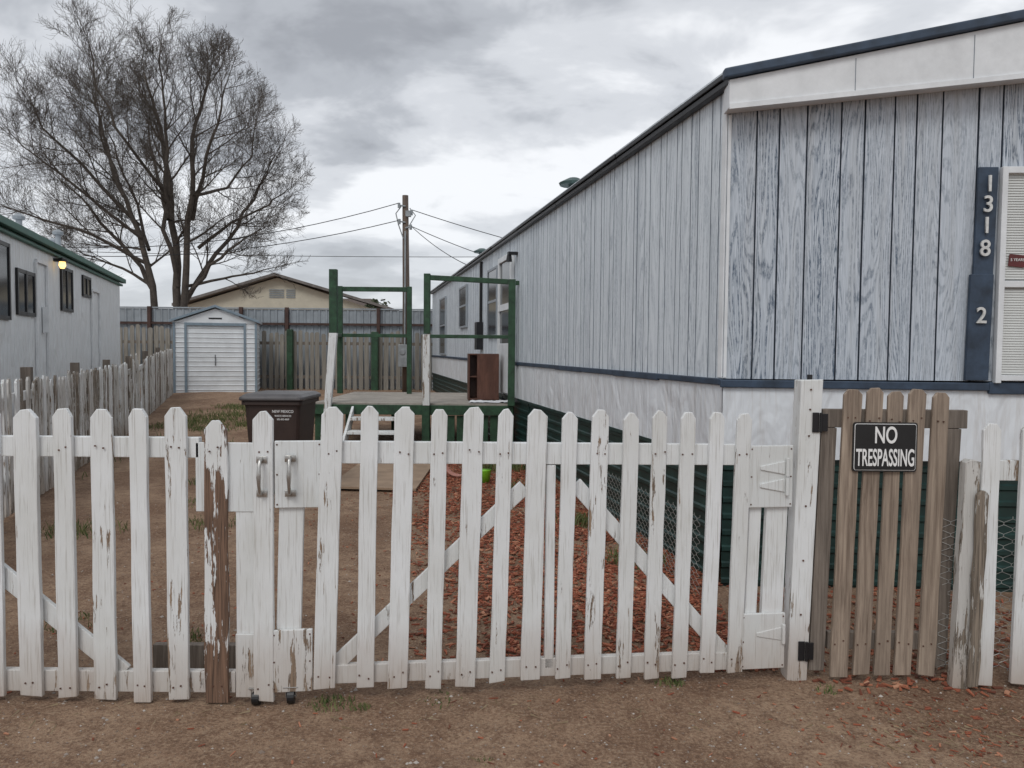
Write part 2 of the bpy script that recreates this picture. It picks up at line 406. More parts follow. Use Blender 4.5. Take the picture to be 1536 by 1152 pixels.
mb.fbox(PL,sY(13.9),sY(14.15),.004,.12,1.5,2.0); mb.fbox(PL,sY(14.0),sY(14.05),.004,.05,2.0,3.1); mb.obj('porch_light_and_conduit',M_dark,tr)
mb=MB()
for y,a,h,r in ((9.5,.35,.25,.12),(16.5,.4,.3,.12)):
    x,yy=(wallX(y)+a,y); mb.tube([(x,yy,3.2),(x,yy,3.27+h)],.06,12); mb.tube([(x,yy,3.27+h),(x,yy,3.30+h),(x,yy,3.36+h)],[r*1.4,r*1.5,r*.5],14)
mb.obj('roof_vents',simple('vent_metal',(.06,.10,.095),.5,.3),tr)

# ---------------------------------------------------------------- gates
def nails(mb,P,cx,zs,mi=0):
    for z in zs:
        for d in (-.018,.018):
            s=cx+d+U(-.006,.006); zz=z+U(-.012,.012); mb.fbox(P,s-.003,s+.003,-.004,.002,zz-.003,zz+.003,mi)
def handle(parent,P,s,z0,z1):
    mb=MB()
    pts=[P(s,-.003,z1-.012),P(s,-.03,z1-.02),P(s,-.042,z1-.05),P(s,-.045,(z0+z1)/2),P(s,-.042,z0+.05),P(s,-.03,z0+.02),P(s,-.003,z0+.012)]
    mb.tube(pts,[.008,.0075,.007,.0095,.007,.0075,.008],10)
    for z in (z0,z1-.03): mb.fbox(P,s-.022,s+.022,-.008,-.001,z,z+.028)
    mb.obj('pull_handle',M_steel,parent,.002,True)
def caster(parent,P,s):
    # wheel whose axle runs across the gate, fork above it tucked under the rail
    mb=MB(); g=P(s,.02,0); z0=gz(g[0],g[1])+.030
    mb.tube([P(s-.034,.02,z0),P(s-.004,.02,z0)],.030,18)
    mb.tube([P(s-.038,.02,z0),P(s+.0,.02,z0)],.008,8,1)
    mb.fbox(P,s-.042,s-.037,.01,.035,z0-.005,z0+.040,1); mb.fbox(P,s-.001,s+.004,.01,.035,z0-.005,z0+.040,1); mb.fbox(P,s-.05,s+.012,.002,.05,z0+.040,z0+.045,1)
    mb.obj('caster_wheel',[M_black,M_steel],parent,.002)

g1=empty('picket_gate',(.15,3.3,0))
PG=F(0,3.276,1,.129)
mb=MB(); nl=MB()
tops=[-.746,-.594,-.449,-.305,-.159,-.023,.112,.254,.389,.525,.657,.783,.915,1.041]
wd=[.088,.072,.083,.068,.085,.066,.084,.066,.075,.068,.066,.066,.066,.068]
ls=[-.036,-.020,-.030,-.022,-.032,-.03,-.02,-.02,-.022,-.018,-.022,-.02,-.024,-.022]
for i,(x,w,l) in enumerate(zip(tops,wd,ls)):
    t=(x+.75)/1.8
    worn=1 if i in (2,0,8) else 0
    mb.picket(PG,x,x+l,w,.055+U(-.014,.012)-.01*t,1.258-.035*t+U(-.008,.008),0,.02,.03,mi=worn,flat=U(.12,.26))
    nails(nl,PG,x-.003,(1.07-.02*t,)); nails(nl,PG,x+l,(.11,))
    if i==6: mb.fbox(PG,x+.045,x+.085,.021,.05,.1,1.0,0)
mb.obj('pickets',[M_white,M_white2],g1,.003)
nl.obj('nails',M_nail,g1)
mb=MB()
mb.fbox(PG,-.80,1.08,.021,.055,1.018,1.112,0,-.028); mb.fbox(PG,-.82,1.06,.021,.055,.075,.155,0,-.02)
mb.board(PG,(.065,.905),(-.74,.15),.065,.03,.05); mb.board(PG,(.285,.915),(.985,.125),.065,.03,.05)
mb.fbox(PG,-.965,-.865,.024,.052,.07,.84,0,0,-.02)
mb.fbox(PG,1.085,1.14,.024,.05,.06,.82,0,0,-.02); mb.fbox(PG,1.165,1.265,.024,.052,.06,.82,0,0,-.02)
mb.obj('rails_and_braces',M_white,g1,.003)
mb=MB()
mb.fbox(PG,-.98,-.79,.008,.026,.835,1.115); mb.fbox(PG,-.995,-.83,.004,.022,.055,.32,1)
mb.fbox(PG,1.068,1.275,.006,.024,.80,1.08); mb.fbox(PG,1.045,1.255,.004,.022,.06,.315,0)
mb.obj('plates',[M_panel,M_white2],g1,.003)
nl=MB()
for s0,s1,z0,z1,n in ((-.97,-.80,.85,1.1,.008),(1.08,1.265,.815,1.065,.006),(1.057,1.245,.075,.30,.004),(-.985,-.84,.07,.3,.004)):
    for s in (s0,s1):
        for z in (z0,(z0+z1)/2,z1): nl.fbox(PG,s-.003,s+.003,n-.002,n+.002,z-.003,z+.003)
nl.obj('screws',M_nail,g1)
mb=MB()
for z in (.98,.90,.22):
    mb.prism([PG(1.12,-.0,z-.008),PG(1.235,-.0,z-.03),PG(1.235,-.0,z+.03),PG(1.12,-.0,z+.008)],[PG(1.12,.007,z-.008),PG(1.235,.007,z-.03),PG(1.235,.007,z+.03),PG(1.12,.007,z+.008)])
    mb.tube([PG(1.245,-.004,z-.045),PG(1.245,-.004,z+.045)],.008,8)
mb.obj('strap_hinges',M_panel,g1,.002)
handle(g1,F(0,3.276,1,.129),-.915,.885,1.06)
caster(g1,PG,-.90)

g2=empty('picket_gate',(-1.6,3.15,0))
P2=F(0,3.15,1,0)
mb=MB(); nl=MB()
for i,(x,w,m) in enumerate(((-2.62,.09,0),(-2.47,.09,1),(-2.32,.09,0),(-2.165,.09,0),(-2.008,.094,0),(-1.855,.078,0),(-1.698,.09,1),(-1.542,.072,0),(-1.390,.088,1),(-1.2255,.098,2),(-1.028,.082,0))):
    mb.picket(P2,x,x+(.004 if i<9 else -.0),w,.025+U(-.012,.01),(1.245 if i!=9 else 1.19)+U(-.008,.008),0,.021,.035,mi=m,jit=.002 if i!=9 else .004,flat=U(.12,.26))
    nails(nl,P2,x,(1.08,.08))
mb.obj('pickets',[M_white,M_white2,M_bare],g2,.003)
nl.obj('nails',M_nail,g2)
mb=MB()
mb.fbox(P2,-2.75,-1.30,.022,.058,1.04,1.125); mb.fbox(P2,-2.75,-1.155,.022,.058,.045,.135)
mb.board(P2,(-2.7,1.0),(-1.63,.12),.075,.03,.052)
mb.fbox(P2,-1.15,-1.055,.026,.054,.03,.85)
mb.obj('rails_and_braces',M_white,g2,.003)
mb=MB(); mb.fbox(P2,-1.315,-1.068,.022,.036,.815,1.105); mb.fbox(P2,-1.15,-1.062,.012,.025,.03,.30)
mb.obj('plates',M_panel,g2,.003)
handle(g2,P2,-1.03,.885,1.055)
caster(g2,P2,-1.045)
mb=MB(); mb.box(-1.62,-1.15,3.42,3.46,.04,.15); mb.obj('loose_board',M_greyw,None,.003)

gp=empty('gate_post',(1.345,3.5,0))
PP=F(0,3.452,1,0)
mb=MB()
mb.hexa([(1.272,3.455,-.1),(1.362,3.455,-.1),(1.362,3.545,-.1),(1.272,3.545,-.1),(1.306,3.455,1.375),(1.405,3.455,1.38),(1.405,3.545,1.375),(1.306,3.545,1.375)])
mb.obj('post',M_white2,gp,.004)
mb=MB()
for z,s in ((1.185,1.388),(.135,1.35)):
    mb.fbox(PP,s-.03,s+.0,-.004,.002,z-.045,z+.045); mb.tube([PP(s+.006,-.008,z-.045),PP(s+.006,-.008,z+.045)],.007,8); mb.fbox(PP,s+.013,s+.04,-.004,.002,z-.04,z+.04)
mb.tube([(1.36,3.5,1.37),(1.36,3.5,1.40)],.013,8)
mb.obj('hinges',M_dark,gp,.002)
mb=MB()
for z in (1.33,1.24,1.12,.8,.55,.3): mb.fbox(PP,1.345-.02*(1.3-z),1.352-.02*(1.3-z),-.002,.004,z,z+.007)
mb.obj('screws',M_nail,gp)

g3=empty('wooden_gate',(1.75,3.45,0))
P3=F(0,3.44,1,0)
mb=MB(); nl=MB()
for x,w,zt in ((1.535,.082,1.335),(1.637,.074,1.345),(1.732,.070,1.33),(1.826,.076,1.34),(1.934,.076,1.325)):
    mb.picket(P3,x,x-.03,w,.03+U(-.012,.012),zt,0,.02,.022,mi=0,flat=.25,jit=.0022); nails(nl,P3,x-.003,(1.2,)); nails(nl,P3,x-.03,(.18,))
mb.obj('slats',[M_brown],g3,.003)
nl.obj('nails',M_nail,g3)
mb=MB()
mb.fbox(P3,1.405,1.475,.022,.06,.04,1.16,0,0,-.03); mb.fbox(P3,1.955,2.04,.022,.06,.06,1.16,0,0,-.035)
mb.fbox(P3,1.41,2.065,.018+.003,.062,1.162,1.245); mb.fbox(P3,1.46,1.93,.024,.058,.14,.22)
mb.fbox(P3,2.0,2.05,.061,.09,.1,1.1,0,0,-.03)
mb.obj('frame',M_greyw,g3,.003)
sg=empty('no_trespassing_sign',(1.68,3.43,1.07))
P4=F(0,3.422,1,0)
mb=MB()
def rrect(s0,s1,z0,z1,r):
    o=[]
    for cx,cz,a0 in ((s1-r,z1-r,0),(s0+r,z1-r,90),(s0+r,z0+r,180),(s1-r,z0+r,270)):
        for k in range(5):
            a=math.radians(a0+k*22.5); o.append((cx+r*math.cos(a),cz+r*math.sin(a)))
    return o
def plate(s0,s1,z0,z1,r,n0,n1,mi): 
    o=rrect(s0,s1,z0,z1,r); mb.prism([P4(s,n0,z) for s,z in o],[P4(s,n1,z) for s,z in o],mi)
plate(1.533,1.822,.968,1.19,.012,.006,.012,0)
plate(1.539,1.816,.974,1.184,.010,.004,.0058,1)
plate(1.5415,1.8135,.9765,1.1815,.008,.002,.0038,0)
mb.obj('panel',[M_black,M_signw],sg)
text('text_no','NO',.105,P4(1.678,.0005,1.130),(math.radians(90),0,0),M_signw,sg,.001,.62,.0016)
text('text_trespassing','TRESPASSING',.108,P4(1.678,.0005,1.028),(math.radians(90),0,0),M_signw,sg,.001,.405,.0016)

fr=empty('picket_fence',(2.4,3.42,0))
P5=F(0,3.40,1,-.02)
mb=MB()
mb.picket(P5,2.045,2.02,.07,0,1.03,.01,.06,.01,.004,0)
mb.picket(P5,2.118,2.115,.078,.02,1.195,0,.02,.03,.003,1)
mb.picket(P5,2.075,2.06,.05,.02,.9,-.02,.0,.02,.004,0)
for x in (2.285,2.43,2.58,2.73): mb.picket(P5,x,x-.01,.082,.03,1.20,0,.02,.03,.002,1)
mb.fbox(P5,2.1,2.9,.022,.055,.94,1.03,1)
mb.obj('pickets_and_rails',[M_grey,M_white2],fr,.003)

def chicken(name,P,s0,s1,n,z0,z1,a=.034,r=.0010):
    mb=MB()
    k=int((s1-s0)/a); h=a*.5
    for i in range(k):
        pts=[];z=z0;j=0
        while z<z1:
            sgn=1 if (j+i)%2 else -1
            s=s0+i*a+sgn*a*.47
            for dz in (0,.6*h): 
                if z+dz<z1+.02: pts.append(P(s,n+.01*mn.noise((s*4,z*4,0)),z+dz))
            z+=1.35*h; j+=1
        mb.tube(pts,r,3,cap=False)
    return mb.obj(name,M_chick,recalc=False)
chicken('chicken_wire',P5,1.98,2.9,.10,.05,.76,.04,.0012)
chicken('chicken_wire',PL,-.15,1.8,.22,.0,.5,.04,.0012)

# ---------------------------------------------------------------- left yard fence
lf=empty('weathered_picket_fence',(-6,12,0))
PLf=F(-4.34,6.5,-.333,1)
mb=MB()
s=-2.6
while s<13.2:
    p=PLf(s,0,0); z0=gz(p[0],p[1])
    lean=U(-.02,.02); h=1.20+U(-.035,.035)
    if 6.2<s<8.2: lean=U(-.25,.25); h=U(.9,1.4)
    elif R()<.1: lean=U(-.1,.1)
    mb.picket(PLf,s+lean,s,.085,z0+.03,z0+h,-.02,0,.035,.003,0 if R()<.7 else 1)
    s+=.135+ (.08 if R()<.08 else 0)
for a in range(-3,13,2):
    p=PLf(a,0,0); z0=gz(p[0],p[1]); p2=PLf(a+2,0,0); z1=gz(p2[0],p2[1])
    for zz in (.3,1.0): mb.fbox(PLf,a,a+1.99,.002,.04,z0+zz,z0+zz+.085,1,z1-z0)
    mb.fbox(PLf,a+.02,a+.11,.042,.13,z0-.1,z0+1.3,2)
mb.obj('pickets_and_rails',[M_grey,M_white2,M_greyw],lf)

# ---------------------------------------------------------------- left trailer
lt=empty('mobile_home',(-9,12,0))
PT=F(-9.5,18.6,.333,-1)
mb=MB()
gs=[k*.406 for k in range(1,40)]
grooves(PT,0,13,.0,3.06,gs,1,.006,.008,mb)
mb.add([PT(0,0,0),PT(0,-4,0),PT(0,-4,3.2),PT(0,0,3.06)],[(0,1,2,3)]); mb.add([PT(13,0,0),PT(13,-4,0),PT(13,-4,3.2),PT(13,0,3.06)],[(0,1,2,3)])
mb.obj('walls',[M_ltr,M_trimw],lt,recalc=False)
mb=MB()
mb.hexa([PT(-.1,.1,3.11),PT(13.1,.1,3.11),PT(13.1,-4,3.44),PT(-.1,-4,3.44),PT(-.1,.1,3.14),PT(13.1,.1,3.14),PT(13.1,-4,3.5),PT(-.1,-4,3.5)])
mb.obj('roof',M_metal,lt)
mb=MB(); mb.fbox(PT,-.1,13.1,.02,.13,3.03,3.13); mb.fbox(PT,-.1,13.1,.0,.06,2.96,3.01); mb.obj('roof_trim',M_trimg,lt,.01)
gl=MB(); fm=MB()
for y0,y1,z0,z1 in ((9.0,10.2,1.89,2.80),(10.6,11.35,1.98,2.52),(13.0,13.7,2.15,2.80),(14.6,15.2,2.5,2.80)):
    a,b2=18.6-y1,18.6-y0
    gl.fbox(PT,a,b2,.003,.02,z0,z1)
    for s in (a-.05,b2,(a+b2)/2-.02): fm.fbox(PT,s,s+.05,.002,.035,z0-.05,z1+.05)
    for z in (z0-.05,z1): fm.fbox(PT,a,b2,.002,.032,z,z+.05)
gl.obj('window_glass',M_glass,lt); fm.obj('window_frames',M_dark,lt)
fm=MB()
for y0,y1,z0,z1 in ((11.5,12.1,.7,2.75),(15.35,16.1,.6,2.6)):
    a,b2=18.6-y1,18.6-y0
    for s in (a,b2): fm.fbox(PT,s,s+.05,.003,.04,z0,z1)
    fm.fbox(PT,a,b2,.003,.038,z1,z1+.05)
fm.fbox(PT,6.7,6.78,.01,.1,1.7,2.1)
fm.obj('door_trim',M_trimw,lt,.004)
mb=MB(); p=PT(6.0,.12,2.86); mb.tube([(p[0],p[1],2.77),(p[0],p[1],2.82),(p[0],p[1],2.88)],[.03,.055,.045],12); mb.obj('porch_bulb',M_bulb,lt,0,True)
mb=MB(); mb.tube([(p[0],p[1],2.88),(p[0],p[1],2.92),(p[0],p[1],2.95)],[.09,.08,.02],12); mb.fbox(PT,5.95,6.05,.0,.1,2.88,2.93); mb.obj('porch_lamp_hood',M_dark,lt)
mb=MB()
for s,n in ((3.5,-.5),(2.2,-.9),(5.2,-.7)):
    q=PT(s,n,0); mb.tube([(q[0],q[1],3.1),(q[0],q[1],3.65)],.05,10); mb.tube([(q[0],q[1],3.65),(q[0],q[1],3.7),(q[0],q[1],3.75)],[.09,.1,.03],10)
mb.obj('roof_vents',M_galv,lt)

# ---------------------------------------------------------------- shed
sh=empty('storage_shed',(-8.12,21,.25))
z0=.22; x0,x1=-9.19,-7.05; Y=21; xm=(x0+x1)/2; ze=2.17; zp=2.56
mb=MB()
prof=[];z=z0
while z<ze: prof+=[(z,0),(z+.10,.0),(z+.115,.018),(z+.13,.0)]; z+=.13
prof=[p for p in prof if p[0]<=ze]+[(ze,0)]
for a,b2 in zip(prof[:-1],prof[1:]):
    for X0,X1,yy in ((x0,x0+.28,Y),(x1-.28,x1,Y),(x0+.34,x1-.34,Y+.03)):
        mb.add([(X0,yy-a[1],a[0]),(X1,yy-a[1],a[0]),(X1,yy-b2[1],b2[0]),(X0,yy-b2[1],b2[0])],[(0,1,2,3)])
    mb.add([(x1+a[1],Y,a[0]),(x1+a[1],Y+1.5,a[0]),(x1+b2[1],Y+1.5,b2[0]),(x1+b2[1],Y,b2[0])],[(0,1,2,3)])
    mb.add([(x0-a[1],Y,a[0]),(x0-a[1],Y+1.5,a[0]),(x0-b2[1],Y+1.5,b2[0]),(x0-b2[1],Y,b2[0])],[(0,1,2,3)])
mb.add([(x0,Y-.01,ze),(x1,Y-.01,ze),(xm,Y-.01,zp)],[(0,1,2)])
mb.add([(x0,Y+1.5,z0),(x1,Y+1.5,z0),(x1,Y+1.5,ze),(xm,Y+1.5,zp),(x0,Y+1.5,ze)],[(0,1,2,3,4)])
mb.obj('walls',M_shed,sh,recalc=False)
mb=MB()
for X in (x0-.01,x0+.28,x1-.34,x1-.05): mb.box(X,X+.06,Y-.03,Y+.04,z0,ze)
mb.box(x0+.34,x1-.34,Y-.028,Y+.04,ze-.08,ze-.002)
for a,b2 in ((x0-.08,xm),(xm,x1+.08)):
    za,zb=(ze-.0,zp+.03) if b2==xm else (zp+.03,ze-.0)
    mb.hexa([(a,Y-.1,za),(b2,Y-.1,zb),(b2,Y-.05,zb),(a,Y-.05,za),(a,Y-.1,za+.07),(b2,Y-.1,zb+.07),(b2,Y-.05,zb+.07),(a,Y-.05,za+.07)])
mb.obj('trim',M_shedtrim,sh,.005)
mb=MB()
for a,b2 in ((x0-.08,xm),(xm,x1+.08)):
    za,zb=(ze+.01,zp+.04) if b2==xm else (zp+.04,ze+.01)
    mb.hexa([(a,Y-.049,za),(b2,Y-.049,zb),(b2,Y+1.6,zb),(a,Y+1.6,za),(a,Y-.049,za+.05),(b2,Y-.049,zb+.05),(b2,Y+1.6,zb+.05),(a,Y+1.6,za+.05)])
mb.obj('roof',M_metal,sh)
mb=MB(); mb.box(xm-.02,xm+.0,Y-.012,Y-.002,1.0,1.3); mb.box(xm-.17,xm+.17,Y-.018,Y-.011,2.27,2.31); mb.obj('door_latch',M_dark,sh)
sh.rotation_euler[2]=.27

# ---------------------------------------------------------------- rear fences
rf=empty('wooden_fence',(-6.5,22.3,.28))
PR=F(0,22.8,1,.0)
mb=MB(); x=-12.6
while x<-1.4:
    w=U(.105,.14); mb.picket(PR,x+U(-.02,.02),x,w,.27,(1.97 if x>-9.2 else 2.1)+U(-.07,.07),0,.02,.04,.004,0); x+=w+U(.035,.08)
mb.obj('slats',M_oldfence,rf)
mb=MB(); mb.fbox(PR,-12.6,-1.4,.022,.06,.6,.69); mb.fbox(PR,-12.6,-1.4,.022,.06,1.6,1.69)
mb.obj('rails',M_greyw,rf)
mb=MB(); mb.box(-6.65,-6.48,22.6,22.75,.2,2.05); mb.box(-4.16,-3.96,22.6,22.75,.2,2.0); mb.obj('posts',M_green,rf,.01)
mf=empty('metal_fence',(-7,23.5,.28))
mb=MB(); PM=F(0,23.6,1,0)
x=-16; 
while x<2:
    for a,b2,n0,n1 in ((0,.12,0,0),(.12,.15,0,-.03),(.15,.19,-.03,-.03),(.19,.22,-.03,0)):
        mb.add([PM(x+a,n0,.2),PM(x+b2,n1,.2),PM(x+b2,n1,2.68),PM(x+a,n0,2.68)],[(0,1,2,3)])
    x+=.22
mb.obj('sheets',M_galv,mf,recalc=False)
mb=MB()
for x in (-14,-11.1,-8.3,-6.9,-4.1,-1.5): mb.box(x-.05,x+.05,23.45,23.55,.2,2.74)
mb.box(-16,2,23.48,23.54,2.2,2.27); mb.obj('posts_and_rail',M_rust,mf)
mb=MB(); mb.box(-16,2,23.55,23.65,2.69,2.73); mb.obj('cap',M_galv,mf)

# ---------------------------------------------------------------- background houses
hb=empty('beige_house',(-10.6,38,.2))
mb=MB(); Y=34
mb.add([(-14.4,Y,0),(-6.0,Y,0),(-6.0,Y,3.2),(-10.4,Y,4.6),(-14.4,Y,3.35)],[(0,1,2,3,4)])
mb.add([(-6.0,Y,0),(-6.0,Y+12,0),(-6.0,Y+12,3.2),(-6,Y,3.2)],[(0,1,2,3)]); mb.add([(-14.4,Y,0),(-14.4,Y+12,0),(-14.4,Y+12,3.35),(-14.4,Y,3.35)],[(0,1,2,3)])
mb.obj('walls',M_beige,hb,recalc=False)
mb=MB()
for a,za,b2,zb in ((-14.9,3.3,-10.4,4.66),(-10.4,4.66,-5.5,3.25)):
    mb.hexa([(a,Y-.4,za),(b2,Y-.4,zb),(b2,Y+12,zb),(a,Y+12,za),(a,Y-.4,za+.12),(b2,Y-.4,zb+.12),(b2,Y+12,zb+.12),(a,Y+12,za+.12)])
mb.obj('roof',M_shingle,hb)
mb=MB()
for k in range(5): mb.box(-10.75,-10.1,Y-.03,Y-.005,3.72+k*.08,3.76+k*.08); mb.box(-10.0,-9.6,Y-.03,Y-.005,3.72+k*.08,3.76+k*.08)
mb.obj('gable_vent',M_galv,hb)
hb2=empty('distant_house',(-8,48,.2))
mb=MB(); mb.box(-12,-9,48,54,0,3.9); mb.obj('walls',M_beige,hb2)
mb=MB(); mb.add([(-13,47.5,3.8),(-7.9,47.5,3.8),(-7.9,54,3.8),(-13,54,3.8),(-12,50,4.75),(-9.2,50,4.75)],[(0,1,5,4),(1,2,5),(2,3,4,5),(3,0,4)]); mb.obj('roof',M_shingle2,hb2)

M_leaf,nt,b=nm('dark_foliage',rough=.9)
nt.links.new(mix(nt,island(nt),(.022,.035,.016),(.08,.09,.05)),b.inputs['Base Color'])
mb=MB()
def clump(cx,cy,cz,r,h,n):
    for k in range(n):
        a=U(0,6.28); ph=math.acos(U(-1,1)); rr=(U(.2,1))**.5*U(.75,1.15)
        p=Vector((cx+r*rr*math.sin(ph)*math.cos(a),cy+r*rr*math.sin(ph)*math.sin(a),cz+h*rr*math.cos(ph)))
        s=U(.08,.2); u=Vector((U(-1,1),U(-1,1),U(-1,1))).normalized()*s; v=Vector((U(-1,1),U(-1,1),U(-1,1))).normalized()*s
        mb.add([p-u,p+v,p+u,p-v],[(0,1,2,3)])
clump(-8.3,47,3.4,1.0,1.1,700); clump(-6.9,49,2.8,1.3,1.0,500)
for k in range(16): clump(-46+k*3.2+U(-1,1),75+U(-6,6),2.2,2.2,U(1.2,2.6),260)
mb.obj('distant_trees',M_leaf,recalc=False)

# ---------------------------------------------------------------- utility pole and wires
px_,py_=-3.03,21.8
up=empty('utility_pole',(px_,py_,.28))
mb=MB(); mb.tube([(px_+.02,py_,.1),(px_+.01,py_,3.0),(px_-.02,py_,5.82)],[.115,.10,.085],14); mb.obj('pole',M_pole,up,0,True)
mb=MB()
for dz,dx in ((5.5,-.18),(5.3,.17),(5.05,-.17),(4.9,.15)): mb.tube([(px_,py_-.1,dz),(px_+dx,py_-.12,dz+.03)],.022,8); mb.tube([(px_+dx,py_-.12,dz-.05),(px_+dx,py_-.12,dz+.09)],.038,8)
mb.tube([(px_-.12,py_-.1,5.5),(px_-.27,py_-.1,5.3),(px_-.2,py_-.1,5.0),(px_-.06,py_-.1,4.6)],.016,6)
mb.tube([(px_+.12,py_-.1,5.45),(px_+.28,py_-.1,5.25),(px_+.1,py_-.1,4.95)],.014,6)
mb.box(px_+.02,px_+.16,py_-.25,py_-.1,5.2,5.36)
mb.obj('insulators',M_box,up)
mb=MB(); mb.box(px_-.16,px_+.09,py_-.36,py_-.12,1.0,1.63); mb.tube([(px_,py_-.2,1.63),(px_,py_-.16,4.8)],.025,8); mb.tube([(px_-.04,py_-.39,1.42),(px_-.04,py_-.36,1.42)],.08,14); mb.obj('meter_box',M_box,up,.015)
pw=MB()
def wire(a,b2,sag,r=.011,n=26):
    a=Vector(a);b2=Vector(b2); pw.tube([(a.lerp(b2,i/n)-Vector((0,0,sag*4*(i/n)*(1-i/n)))) for i in range(n+1)],r,4)
yy=py_-.12
wire((px_-.2,yy,5.58),(-24,25,6.6),1.6); wire((px_-.2,yy,5.1),(-24,25,6.3),1.45); wire((px_+.15,yy,4.95),(5,22,3.1),.4,.010)
wire((px_+.18,yy,5.4),(10,26,3.8),.5); wire((px_+.16,yy,4.95),(-.3,18.5,3.25),.2,.010); wire((-30,33,5.9),(6,33,5.6),.3,.012)
pw.obj('power_lines',M_wire)

# ---------------------------------------------------------------- bare tree
random.seed(33)
mb=MB()
K=.02087
def T(px,py,dy=0): return Vector(((px-768)*K,24.3+dy,1.5+(522-py)*K))
cen=T(228,258); RX=4.75; RZ=4.8
def outside(q):
    return ((q.x-cen.x)/RX)**2+((q.z-cen.z)/RZ)**2+((q.y-cen.y)/4.2)**2*.5>1
def branch(p,d,L,r,lev):
    if lev>1 and outside(p+d*L): 
        L*=.6
        if outside(p+d*L*.6): L*=.6
    n=5 if lev<2 else (4 if lev==2 else 3)
    pts=[p.copy()]; rad=[r]; q=p.copy(); dd=d.copy()
    for i in range(n):
        dd=(dd+Vector((U(-1,1),U(-1,1),U(-.8,1.0)))*(.13+.035*lev)+Vector((0,0,.035))).normalized()
        q=q+dd*L/n; pts.append(q.copy()); rad.append(max(r*(1-.74*(i+1)/n),.0025))
    mb.tube(pts,rad,5 if lev<2 else 3,cap=False)
    if lev>=4: return
    cnt=(0,8,7,4,0)[lev]
    for k in range(cnt):
        t=(k+U(.3,1.0))/cnt*.85+.13; i=min(int(t*n),n-1); f=t*n-i
        o=pts[i].lerp(pts[i+1],f); bd=(pts[i+1]-pts[i]).normalized()
        side=bd.cross(Vector((U(-1,1),U(-1,1),U(-1,1)))).normalized()
        nd=(bd*U(.8,1.2)+side*U(.6,1.0)+Vector((0,0,.12))).normalized()
        branch(o,nd,L*U(.42,.66),max(rad[i]*.52,.0042),lev+1)
stems=[
 ([T(228,500),T(224,430,-.1),T(207,350,-.2),T(182,280,-.4),T(160,205,-.4),T(145,150,-.3)],.12),
 ([T(262,500),T(258,400,.1),T(246,300,.3),T(232,210,.5),T(215,145,.4),T(205,105,.4)],.14),
 ([T(268,490),T(277,400,-.2),T(292,300,-.5),T(305,220,-.8),T(320,155,-.8),T(330,120,-.8)],.12),
 ([T(264,470),T(300,400,.3),T(340,335,.6),T(372,270,.9),T(395,220,1)],.085),
 ([T(262,430),T(255,350,-.6),T(270,240,-1),T(266,160,-1.2),T(266,100,-1.2)],.08),
 ([T(226,440),T(185,380,.3),T(130,330,.7),T(90,290,1),T(58,262,1)],.075),
 ([T(270,450),T(320,400,-.4),T(368,370,-.8),T(402,350,-1)],.065),
 ([T(285,370,.4),T(335,330,.5),T(385,300,.8),T(415,275,.9)],.055),
 ([T(248,330),T(205,250,1.2),T(178,180,1.8),T(168,130,2)],.06),
 ([T(285,330),T(330,250,-1.3),T(362,190,-1.8),T(375,155,-2)],.06),
 ([T(222,400),T(160,360,-1),T(108,345,-1.6),T(66,330,-2)],.055),
 ([T(205,340),T(145,260,-1),T(105,215,-1.4),T(85,175,-1.4)],.055),
 ([T(222,430),T(160,400,.8),T(112,385,1.2),T(72,370,1.4)],.05),
 ([T(275,430),T(320,415,.6),T(360,405,.9),T(395,395,1)],.045),
 ([T(214,375,.2),T(178,300,1),T(135,225,1.5),T(112,150,1.6)],.055),
 ([T(190,300,-.4),T(150,230,.3),T(128,170,.6),T(125,125,.6)],.045),
 ([T(212,360,-.2),T(165,310,-1.4),T(120,270,-2),T(88,240,-2.2)],.05),
 ([T(250,300,.2),T(225,240,-1.6),T(196,170,-2),T(185,110,-2)],.05),
 ([T(292,300,-.5),T(315,270,1.2),T(345,215,1.8),T(350,150,2)],.05),
]
for pts,r in stems:
    P_=[];n=len(pts)-1
    for i in range(n):
        for k in range(3):
            t=k/3; p=pts[i].lerp(pts[i+1],t)
            if i+k>0: p=p+Vector((U(-.06,.06),U(-.06,.06),0))
            P_.append(p)
    P_.append(pts[-1]); m=len(P_)
    rad=[r*(1-.88*i/(m-1))+.006 for i in range(m)]
    mb.tube(P_,rad,8,cap=False)
    L=sum((P_[i+1]-P_[i]).length for i in range(m-1))
    nb=int(L*1.9)
    for k in range(nb):
        t=.28+.72*(k+R())/nb; i=min(int(t*(m-1)),m-2); o=P_[i]
        bd=(P_[i+1]-P_[i]).normalized(); out=(o-cen); out.z*=.4; out.normalize()
        side=bd.cross(Vector((U(-1,1),U(-1,1),U(-1,1)))).normalized()
        nd=(bd*.65+side*.75+out*.3).normalized()
        branch(o,nd,U(1.2,2.1)*(1.15-.45*t),rad[i]*.38+.004,1)
    branch(P_[-1],(P_[-1]-P_[-2]).normalized(),1.1,.011,1)
mb.obj('bare_tree',M_bark,None,0,True,recalc=False)

